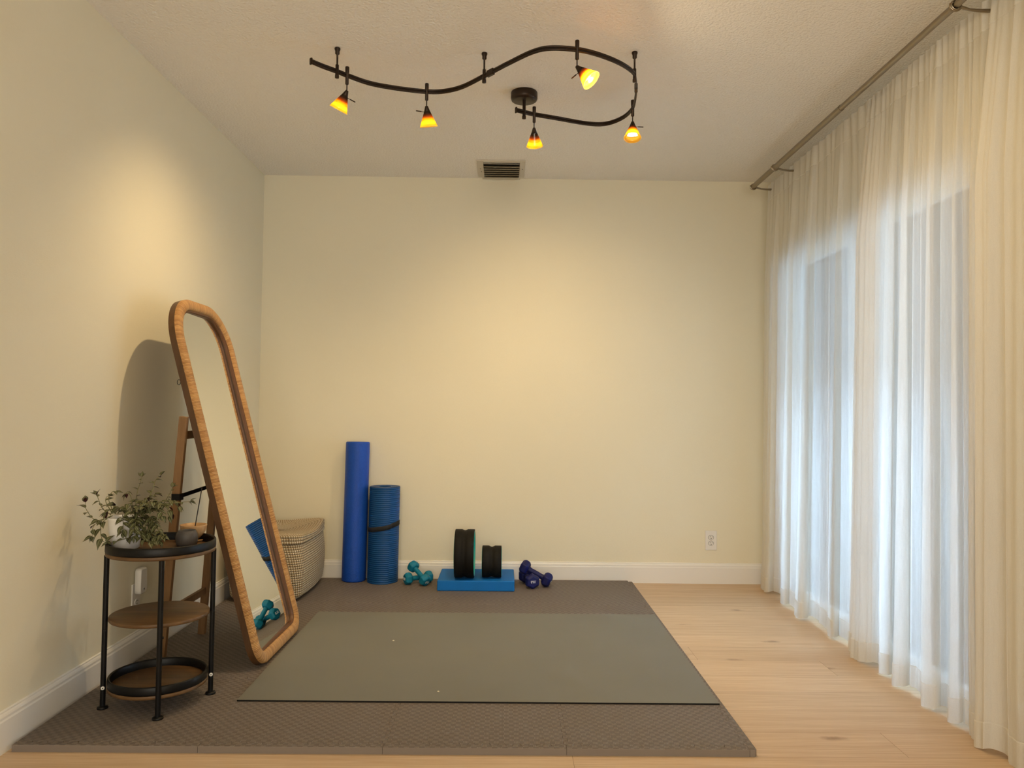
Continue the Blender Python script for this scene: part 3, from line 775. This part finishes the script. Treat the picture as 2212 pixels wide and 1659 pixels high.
def dumbbell(c, ax, half, RH, HW, rh, mat, label, group, phase, marks=()):
    c = Vector(c); ax = Vector(ax).normalized()
    t = thing('dumbbell', c, label, 'dumbbell', group)
    mb = MB(); mb.lathe([(rh*1.25,-half+HW*.4),(rh*1.02,-half+HW*.75),(rh*1.06,0),(rh*1.02,half-HW*.75),(rh*1.25,half-HW*.4)], c, ax, seg=20); mb.build('handle', mat, t)
    heads = []
    for s in (-1, 1):
        o = c+ax*half*s
        mb = MB(); mb.lathe([(0,-HW/2),(RH*.72,-HW/2),(RH*.98,-HW*.26),(RH,0),(RH*.98,HW*.26),(RH*.72,HW/2),(0,HW/2)], o, ax, seg=6, smooth=True, phase=phase)
        ob = mb.build('head', mat, t, bevel=RH*.16, bseg=3, weld=True, angle=12); heads.append(ob); ob.modifiers['bevel'].harden_normals = True; ob.modifiers['bevel'].width = RH*.12
    for (s, txt, up, size, ul) in marks:
        z = ax*s; o = c+ax*half*s+z*(HW/2+.0007)
        up = Vector(up); up = (up-z*up.dot(z)).normalized(); x = up.cross(z)
        text_mesh(txt, size, o-up*0, x, up, M['mark'], heads[0 if s < 0 else 1], underline=ul)
    return t
g5, g10 = 'teal dumbbells', 'navy dumbbells'
zl = TZ+.0365
dumbbell((1.101,-.176,zl), (.122,.062,0), .069, .041, .050, .0145, M['teal'], 'teal hex dumbbell lying flat on the foam tiles under the other teal one', g5, PI/6,
         [(-1, '5LB', (0,0,1), .022, False)])
pA = Vector((1.150,-.238,zl)); pB = Vector((1.066,-.158,.1265)); 
dumbbell((pA+pB)/2, pB-pA, (pB-pA).length/2, .041, .050, .0145, M['teal'], 'teal hex dumbbell propped up across the lying teal one', g5, PI/6,
         [(-1, '5LB', (-.3,0,-1), .020, False)])
zl = TZ+.0445
dumbbell((1.811,-.204,zl), (-.038,.165,0), .083, .050, .058, .0165, M['navy'], 'navy hex dumbbell lying flat with its 10LB end facing the room', g10, PI/6,
         [(-1, '10LB', (0,0,-1), .0165, True)])
pA = Vector((1.925,-.240,zl)); pB = Vector((1.786,-.199,.1370))
dumbbell((pA+pB)/2, pB-pA, (pB-pA).length/2, .049, .056, .0165, M['navy'], 'navy hex dumbbell tilted up on top of the other navy one', g10, PI/6,
         [(-1, '10LB', (0,0,-1), .016, True)])

# ------------------------------------------------------------------ balance pad and wheels
mb = MB(); mb.box(1.239, 1.717, -.377, -.022, TZ, .087)
tag(mb.build('balance_pad', M['pad'], bevel=.006, bseg=3), 'bright blue rectangular foam balance pad lying at the back wall', 'balance pad')
def wheel(cx, cy, rad, half, label, inner):
    zc = .087+rad
    t = thing('yoga_wheel', (cx,cy,.087), label, 'yoga wheel', 'black yoga wheels')
    g = .006; fo = [( rad-.002,-half),(rad,-half+.002),(rad,-.019),(rad-.0025,-.014),(rad-.0065,-.005),(rad-.0072,0),(rad-.0065,.005),(rad-.0025,.014),(rad,.019),(rad,half-.002),(rad-.002,half),(inner+.004,half),(inner+.004,-half)]
    mb = MB(); mb.lathe(fo, (cx,cy,zc), (1,.0,0), seg=96, closed=True); tag(mb.build('tread', M['blackfoam'], t), 'black grooved foam tread', None)
    co = [(inner+.004,-half-.0015),(inner+.004,half+.0015),(inner,half+.0015),(inner-.001,half-.002),(inner-.001,-half+.002),(inner,-half-.0015)]
    mb = MB(); mb.lathe(co, (cx,cy,zc), (1,.0,0), seg=96, closed=True); tag(mb.build('core', M['tealplastic'], t), 'teal plastic inner ring', None)
wheel(1.403, -.275, .150, .0605, 'large black yoga wheel with a teal inner ring on the blue pad', .136)
wheel(1.574, -.262, .098, .0605, 'small black yoga wheel on the right part of the blue pad', .085)

# ------------------------------------------------------------------ wall outlets, plug-in
def outlet_back(cx, cz, label):
    t = thing('wall_outlet', (cx,0,cz), label, 'outlet')
    mb = MB(); mb.box(cx-.039, cx+.039, -.006, 0, cz-.0645, cz+.0645); mb.build('cover_plate', M['white'], t, bevel=.003)
    for s in (1, -1):
        z = cz+s*.0195
        mb = MB(); P = [(cx+.0170*math.cos(q)*(1 if abs(math.cos(q)) < .9 else .97), z+.0140*math.sin(q)) for q in [2*PI*k/28 for k in range(28)]]
        mb.add([(x,-.0085,zz) for x,zz in P]+[(x,-.0055,zz) for x,zz in P], [tuple(range(28))]+[(k,(k+1)%28,28+(k+1)%28,28+k) for k in range(28)])
        rc = mb.build('receptacle', M['white'], t)
        mb = MB(); mb.tube([(cx+.0178*math.cos(2*PI*k/28),-.0063,z+.0148*math.sin(2*PI*k/28)) for k in range(29)], .0009, 5, False)
        for dx, hh in ((-.0064,.0048),(.0064,.0040)): mb.box(cx+dx-.0014, cx+dx+.0014, -.0090, -.0080, z+.0015, z+.0015+hh*1.5)
        mb.cyl((cx,-.0090,z-.0065), (cx,-.0080,z-.0065), .0030, seg=12); mb.build('slots', M['slot'], rc)
    mb = MB(); mb.cyl((cx,-.0075,cz), (cx,-.005,cz), .0028, seg=12); mb.build('screw', M['vent'], t)
outlet_back(3.035, .2865, 'white double wall outlet low on the back wall near the curtain')
lo = thing('wall_outlet', (0,-1.655,.287), 'white wall outlet on the left wall behind the side table', 'outlet')
mb = MB(); mb.box(0, .006, -1.694, -1.616, .2225, .3515); mb.build('cover_plate', M['white'], lo, bevel=.003)
mb = MB(); P = [(-1.655+.017*math.cos(2*PI*k/24), .2675+.014*math.sin(2*PI*k/24)) for k in range(24)]
mb.add([(.0085,y,z) for y,z in P]+[(.0055,y,z) for y,z in P], [tuple(range(24))]+[(k,(k+1)%24,24+(k+1)%24,24+k) for k in range(24)])
rc = mb.build('receptacle', M['white'], lo)
mb = MB(); mb.box(.0080,.0090,-1.6630,-1.6600,.269,.276); mb.box(.0080,.0090,-1.650,-1.647,.269,.275); mb.cyl((.0080,-1.655,.261),(.0090,-1.655,.261),.003,seg=12); mb.build('slots', M['slot'], rc)
pg = thing('outlet_plug_in_sensor', (.0075,-1.655,.355), 'white plug-in sensor plugged into the left wall outlet', 'plug-in device')
mb = MB(); P = []
for cy_, cz_, r_, a0 in ((-1.637,.407,.012,0),(-1.673,.407,.012,90),(-1.669,.322,.018,180),(-1.641,.322,.018,270)):
    P += [(cy_+r_*math.cos(R(a0+90*k/6)), cz_+r_*math.sin(R(a0+90*k/6))) for k in range(7)]
n = len(P); cy_, cz_ = -1.655, .362
rows = [[(xx, cy_+(y-cy_)*s, cz_+(z-cz_)*s) for y, z in P] for xx, s in ((.0105,.92),(.012,1),(.032,1),(.036,.96),(.038,.90))]
mb.grid(rows, closed=True); mb.add(rows[-1], [tuple(range(n))]); mb.add(rows[0], [tuple(range(n))[::-1]]); mb.build('housing', M['white'], pg)
mb = MB(); mb.lathe([(.0085,0),(.0075,.0015),(.0055,.0012)], (.038,-1.655,.326), (1,0,0), seg=20); mb.build('sensor_ring', M['white'], pg)
mb = MB(); mb.lathe([(.0055,0),(.003,.0012),(0,.0016)], (.0381,-1.655,.326), (1,0,0), seg=16); mb.build('sensor_eye', M['slot'], pg)

# ------------------------------------------------------------------ ceiling vent
vt = thing('ceiling_vent', (1.604,-.2,H), 'rectangular louvered air vent in the ceiling by the back wall', 'vent')
mb = MB(); zb = H-.008
mb.box(1.450,1.490,-.383,-.045,zb,H); mb.box(1.722,1.757,-.385,-.045,zb,H); mb.box(1.490,1.722,-.383,-.342,zb,H); mb.box(1.476,1.730,-.045,-.004,zb,H)
mb.build('vent_frame', M['vent'], vt, bevel=.002)
mb = MB(); mb.box(1.490,1.722,-.342,-.045,H-.0012,H-.0004); mb.build('duct', M['slot'], vt)
mb = MB(); mb.obox((1.606,-.322,H-.006), (1,0,0), (0,.93,.34), (0,-.34,.93), .115, .021, .0012); mb.build('louver', M['vent'], vt)
for k in range(6):
    mb = MB(); y = -.284+k*.043
    mb.obox((1.606,y,H-.011), (1,0,0), (0,.86,.51), (0,-.51,.86), .115, .0165, .0009); mb.obox((1.606,y-.0145,H-.0195), (1,0,0), (0,1,0), (0,0,1), .115, .002, .002); mb.build('louver', M['ventdark'], vt)
for x, y in ((1.468,-.225),(1.474,-.165),(1.742,-.225)):
    mb = MB(); mb.cyl((x,y,zb-.0015),(x,y,zb), .0032, seg=10); mb.build('screw', M['bronze'], vt)

# ------------------------------------------------------------------ track light
RAIL = [(0.807,-1.917),(0.848,-1.871),(0.893,-1.828),(0.931,-1.788),(1.019,-1.71),(1.138,-1.66),(1.266,-1.63),(1.348,-1.638),(1.436,-1.691),(1.536,-1.805),(1.565,-1.838),(1.645,-1.933),(1.74,-2.035),(1.813,-2.07),(1.921,-2.061),(2.007,-2.024),(2.092,-1.965),(2.158,-1.898),(2.195,-1.832),(2.223,-1.705),(2.241,-1.577),(2.246,-1.468),(2.217,-1.356),(2.147,-1.274),(2.052,-1.27),(1.882,-1.337),(1.773,-1.38),(1.722,-1.408),(1.685,-1.429)]
ZR = 2.612
tl = thing('track_light', (1.722,-1.40,H), 'dark bronze curved track light with five amber glass spotlights on the ceiling', 'track light')
path = smooth_path([(x,y,ZR) for x,y in RAIL], 6)
cut1, cut2 = 60, 114
for a, b in ((0, cut1), (cut1, cut2), (cut2, len(path)-1)):
    mb = MB(); seg = path[a:b+1]
    for dz in (.0065, -.0065): mb.tube([p+Vector((0,0,dz)) for p in seg], .0048, 10)
    mb.tube(seg, .0022, 6)
    mb.build('rail', M['bronze'], tl)
for q in (cut1, cut2):
    d = (path[q+1]-path[q-1]).normalized(); mb = MB()
    mb.obox(path[q], d, d.cross(Vector((0,0,1))), (0,0,1), .022, .0075, .014); mb.build('rail_connector', M['bronze'], tl, bevel=.003)
for q, q2 in ((0,1),(-1,-2)):
    d = (path[q]-path[q2]).normalized(); mb = MB(); mb.obox(path[q]+d*.003, d, d.cross(Vector((0,0,1))), (0,0,1), .004, .0075, .0145); mb.build('rail_end_cap', M['bronze'], tl, bevel=.003)
for x, y in ((.895,-1.828),(1.536,-1.803),(2.194,-1.834)):
    mb = MB(); mb.lathe([(0,H),(.0125,H),(.013,H-.005),(.0095,H-.014),(.0095,H-.026),(.004,H-.030),(.004,ZR+.030),(.0075,ZR+.028),(.0078,ZR-.016),(.0088,ZR-.018),(.0088,ZR-.030),(0,ZR-.031)], (x,y,0), seg=20); mb.build('standoff', M['bronze'], tl)
mb = MB(); mb.lathe([(0,H),(.064,H),(.066,H-.004),(.066,H-.030),(.062,H-.040),(.052,H-.044),(0,H-.045)], (1.722,-1.395,0), seg=48); mb.build('canopy', M['bronze'], tl)
mb = MB(); mb.lathe([(.008,H-.044),(.008,ZR-.020),(.0095,ZR-.022),(.0095,ZR-.034),(0,ZR-.035)], (1.722,-1.408,0), seg=20); mb.build('canopy_stem', M['bronze'], tl)
SPOTS = [ # x, y on rail, cone axis, handle direction
    ((.931,-1.790), (-.46,.25,-.85), (.75,.1,-.35), 41),
    ((1.266,-1.631), (.10,.31,-.945), (-.8,-.3,.25), 37),
    ((1.773,-1.381), (.07,.60,-.79), (.0,.8,.3), 42),
    ((1.921,-2.062), (.65,-.22,-.73), (-.75,-.1,-.75), 60),
    ((2.246,-1.480), (-.05,-.27,-.96), (.95,.0,.0), 40)]
LAMPS = []
for (xy, axd, hd, pw) in SPOTS:
    x, y = xy; ax = Vector(axd).normalized(); ap = Vector((x,y,2.540))
    mb = MB(); mb.lathe([(0,ZR+.037),(.0085,ZR+.037),(.0090,ZR+.033),(.0085,ZR+.012),(.0075,ZR+.010),(.0075,ZR-.040),(.006,ZR-.042),(.0026,ZR-.044),(.0026,2.541),(0,2.540)], (x,y,0), seg=18)
    s = mb.build('spotlight', M['bronze'], tl)
    mb = MB(); mb.lathe([(0,-.004),(.006,-.004),(.0075,.0),(.0165,.027),(.015,.028),(0,.026)], ap, ax, seg=24); mb.build('socket_cap', M['bronze'], s)
    mb = MB(); mb.lathe([(.0125,.016),(.0205,.036),(.0285,.056),(.0345,.071),(.0415,.088),(.0395,.088),(.0328,.071),(.0268,.056),(.0188,.036),(.0108,.016)], ap, ax, seg=48)
    # v of the uv runs over outer then inner wall; remap so both share the height gradient
    for f in range(len(mb.uv)):
        pass
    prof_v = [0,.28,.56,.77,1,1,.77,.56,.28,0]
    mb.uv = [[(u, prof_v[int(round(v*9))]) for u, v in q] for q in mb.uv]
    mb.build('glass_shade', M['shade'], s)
    mb = MB(); h0 = ap+ax*.024; hv = Vector(hd).normalized(); hv = (hv-ax*hv.dot(ax)*.6).normalized()
    mb.tube([h0+hv*.010, h0+hv*.028], .0013, 6); mb.tube([h0+hv*.027, h0+hv*.052], .0026, 8); mb.build('aiming_handle', M['bronze'], s)
    mb = MB(); mb.lathe([(0,.046),(.010,.047),(.0175,.052),(.0205,.060),(.0195,.062),(0,.0625)], ap, ax, seg=24); mb.build('bulb', M['bulb'], s)
    LAMPS.append((ap+ax*.0665, ax, pw) if pw < 60 else (ap+ax*.0805, ax, pw-22))

# ------------------------------------------------------------------ curtain rod
RX, RZ = 3.230, 2.600
cr = thing('curtain_rod', (RX,-2.1,RZ), 'brushed nickel double curtain rod on brackets along the window wall', 'curtain rod')
mb = MB(); mb.tube([(RX,-.285,RZ),(RX,-1.55,RZ)], .0155, 18); mb.tube([(RX,-1.54,RZ),(RX,-4.2,RZ)], .0132, 18); mb.build('front_rod', M['nickel'], cr)
mb = MB(); mb.tube([(3.390,-.20,RZ-.004),(3.390,-4.2,RZ-.004)], .008, 14); mb.build('rear_rod', M['nickel'], cr)
mb = MB(); mb.lathe([(0,0),(.014,0),(.0185,.004),(.0185,.010),(.0145,.014),(.0145,.024)], (RX,-.268,RZ), (0,-1,0), seg=22); mb.build('end_cap', M['nickel'], cr)
for y in (-.275, -.66, -2.46, -4.0):
    mb = MB()
    pts = [Vector((RX-.0195*math.cos(q), y, RZ-.0195*math.sin(q))) for q in [lerp(-.35, PI*.95, k/14) for k in range(15)]]
    mb.tube(pts, .0042, 8); mb.tube([(RX+.018,y,RZ-.006),(RX+.05,y,RZ-.015),(3.32,y,RZ-.018),(W,y,RZ-.016)], [.0065,.005,.006,.010], 10)
    mb.box(W-.006, W, y-.016, y+.016, RZ-.05, RZ+.03); mb.build('bracket', M['nickel'], cr)
    if y > -.3: continue
    mb = MB(); mb.lathe([(.0160,-.007),(.0195,-.006),(.0205,0),(.0195,.006),(.0160,.007)], (RX,y,RZ), (0,1,0), seg=24); mb.build('rod_ring', M['nickel'], cr)

# ------------------------------------------------------------------ sheer curtains
def curtain(label, ya_top, ya_bot, yb_top, yb, nf, seed, xc, amp=(.012,.046), ncol=420, ends=(0,0,.10,.10), side=0):
    rg = random.Random(seed)
    ph = [rg.uniform(0, 2*PI) for _ in range(8)]
    ZT, ZB = 2.628, .010
    zs = [ZB+(ZT-ZB)*k/46 for k in range(47)]
    zs = sorted(zs+[2.52, 2.525, .095, .10])
    def pos(s, z):
        t = 1-(z-ZB)/(ZT-ZB)            # 0 at the top, 1 at the hem
        ya = lerp(ya_top, ya_bot, t); ybz = lerp(yb_top, yb, t)
        sw = s+.020*math.sin(2*PI*2.3*s+ph[0])+.013*math.sin(2*PI*5.1*s+ph[1])
        f = 2*PI*nf*sw+ph[2]+.35*t*math.sin(2*PI*1.7*s+ph[3])
        A = lerp(amp[0], amp[1], t**.6)*(.72+.4*math.sin(2*PI*3.3*s+ph[4]))*min(1, .35+(ZT-z)*3)
        x = math.sin(f)+.28*math.sin(2*f+ph[5]+.6*t)
        pleat = math.sin(2*PI*nf*3.7*s+ph[6]+1.2*math.sin(9*s))
        tp = max(0, (z-2.2)/(ZT-2.2))
        e0 = min(1, max(0, 1.5-1.5*s/ends[2])); e1 = min(1, max(0, 1.5-1.5*(1-s)/ends[3])); A *= 1-.75*max(e0, e1)
        fine = math.sin(2*PI*nf*3.3*s+ph[7]+2*t)+.7*math.sin(2*PI*nf*5.7*s+ph[1]-1.5*t)
        xx = lerp(3.352, xc, min(1, t*4))+A*x*.72+.0045*pleat*tp+.0042*(1-tp*.6)*fine+(ends[0]*e0+ends[1]*e1)*min(1, t*4)
        yy = lerp(ya, ybz, s)+.30*(abs(yb-ya)/nf)*A/amp[1]*math.sin(2*f+.4)*.5
        if z < .3: xx -= .006*(1-z/.3)*math.sin(f*.5)
        return Vector((min(xx, W-.022), yy, z+(.010*math.sin(f+1.0)*(1-z/.4) if z < .4 else 0)+(.006 if z < .4 else 0)*0))
    t = thing('curtain', (xc, (ya_bot+yb)/2, 0), label, 'curtain', 'sheer curtain panels')
    S = [k/ncol for k in range(ncol+1)]
    main = [[pos(s, z) for s in S] for z in zs]
    mb = MB(); mb.grid(main); mb.build('fabric', M['sheer'], t)
    hz = [z for z in zs if z <= .1001]
    mb = MB(); r = [[pos(s, z)+Vector((-.0022,0,0)) for s in S] for z in hz]; mb.grid(r+[[pos(s, hz[-1])+Vector((-.0003,0,.0006)) for s in S]]); mb.build('hem', M['sheer'], t)
    if side:
        mb = MB(); S2 = [side*k/60 for k in range(61)]
        mb.grid([[pos(s, z)+Vector((.006,0,0)) for s in S2] for z in zs]); mb.build('side_hem', M['sheer'], t)
    hz = [z for z in zs if z >= 2.5199]
    mb = MB(); r = [[pos(s, z)+Vector((-.0022,0,0)) for s in S] for z in hz]; mb.grid([[pos(s, hz[0])+Vector((-.0003,0,-.0006)) for s in S]]+r); mb.build('header', M['sheer'], t)
curtain('white sheer curtain panel nearest the back wall', -.21, -.10, -1.72, -1.66, 5, 3, 3.335, ends=(0,.055,.1,.24))
curtain('white sheer curtain panel in the middle over the brighter door', -1.552, -1.453, -2.50, -2.50, 6, 8, 3.335, ends=(-.035,.045,.22,.10), side=.17)
curtain('white sheer curtain panel nearest the camera at the right edge', -2.487, -2.455, -4.1, -4.1, 9, 21, 3.325, ncol=600, ends=(-.035,0,.1,.1), side=.10)

# ------------------------------------------------------------------ light
for k, (p, ax, pw) in enumerate(LAMPS):
    # the lamp near the curtain has its bulb level with the rim, so it also reaches the ceiling
    ld = bpy.data.lights.new('halogen', 'SPOT'); ld.energy = pw*1.08; ld.color = (1.0,.73,.38)
    ld.spot_size = R(118); ld.spot_blend = 1.0; ld.shadow_soft_size = .016
    if k == 3:
        lp = bpy.data.lights.new('halogen_spill', 'POINT'); lp.energy = 5; lp.color = (1.0,.80,.52); lp.shadow_soft_size = .010
        lo_ = bpy.data.objects.new('halogen_spill', lp); COL.objects.link(lo_); lo_.location = p
    lo_ = bpy.data.objects.new('halogen', ld); COL.objects.link(lo_); lo_.location = p
    lo_.rotation_euler = ax.to_track_quat('-Z', 'Y').to_euler()
ld = bpy.data.lights.new('fill_light', 'AREA'); ld.shape = 'RECTANGLE'; ld.size = 2.4; ld.size_y = 1.85; ld.energy = 86; ld.color = (1.0,.94,.82)  # added fill light behind the camera, tilted up to brighten the ceiling
lo_ = bpy.data.objects.new('fill_light', ld); COL.objects.link(lo_); lo_.location = ((wx0+wx1)/2, YF-.03, 1.25); lo_.rotation_euler = (R(107), 0, 0)

w = bpy.data.worlds.new('World'); scene.world = w; w.use_nodes = True
bg = w.node_tree.nodes['Background']; bg.inputs[0].default_value = (.50,.73,1.0,1); bg.inputs[1].default_value = 60.0

# ------------------------------------------------------------------ camera
cam = bpy.data.cameras.new('Camera'); co = bpy.data.objects.new('Camera', cam); COL.objects.link(co)
cam.sensor_width = 36; cam.lens = 36*1633.977/2212; cam.clip_start = .05
RM = [[0.999885,0.009817,-0.011576],[-0.010207,0.999366,-0.034122],[0.011234,0.034236,0.999351]]
rt = Vector([r[0] for r in RM]); fw_ = Vector([r[1] for r in RM]); up = Vector([r[2] for r in RM])
mt = Matrix((rt, up, -fw_)).transposed().to_4x4(); mt.translation = Vector((1.641454,-5.086967,1.144153))
co.matrix_world = mt
scene.camera = co

scene.view_settings.view_transform = 'Standard'; scene.view_settings.look = 'None'
scene.view_settings.exposure = 0.0; scene.view_settings.gamma = 1.0; scene.view_settings.use_curve_mapping = False
scene.cycles.use_denoising = True
scene.cycles.max_bounces = 7; scene.cycles.diffuse_bounces = 4; scene.cycles.transparent_max_bounces = 10; scene.cycles.transmission_bounces = 4
scene.cycles.use_adaptive_sampling = True; scene.cycles.adaptive_threshold = .035
scene.cycles.sample_clamp_indirect = 4.0
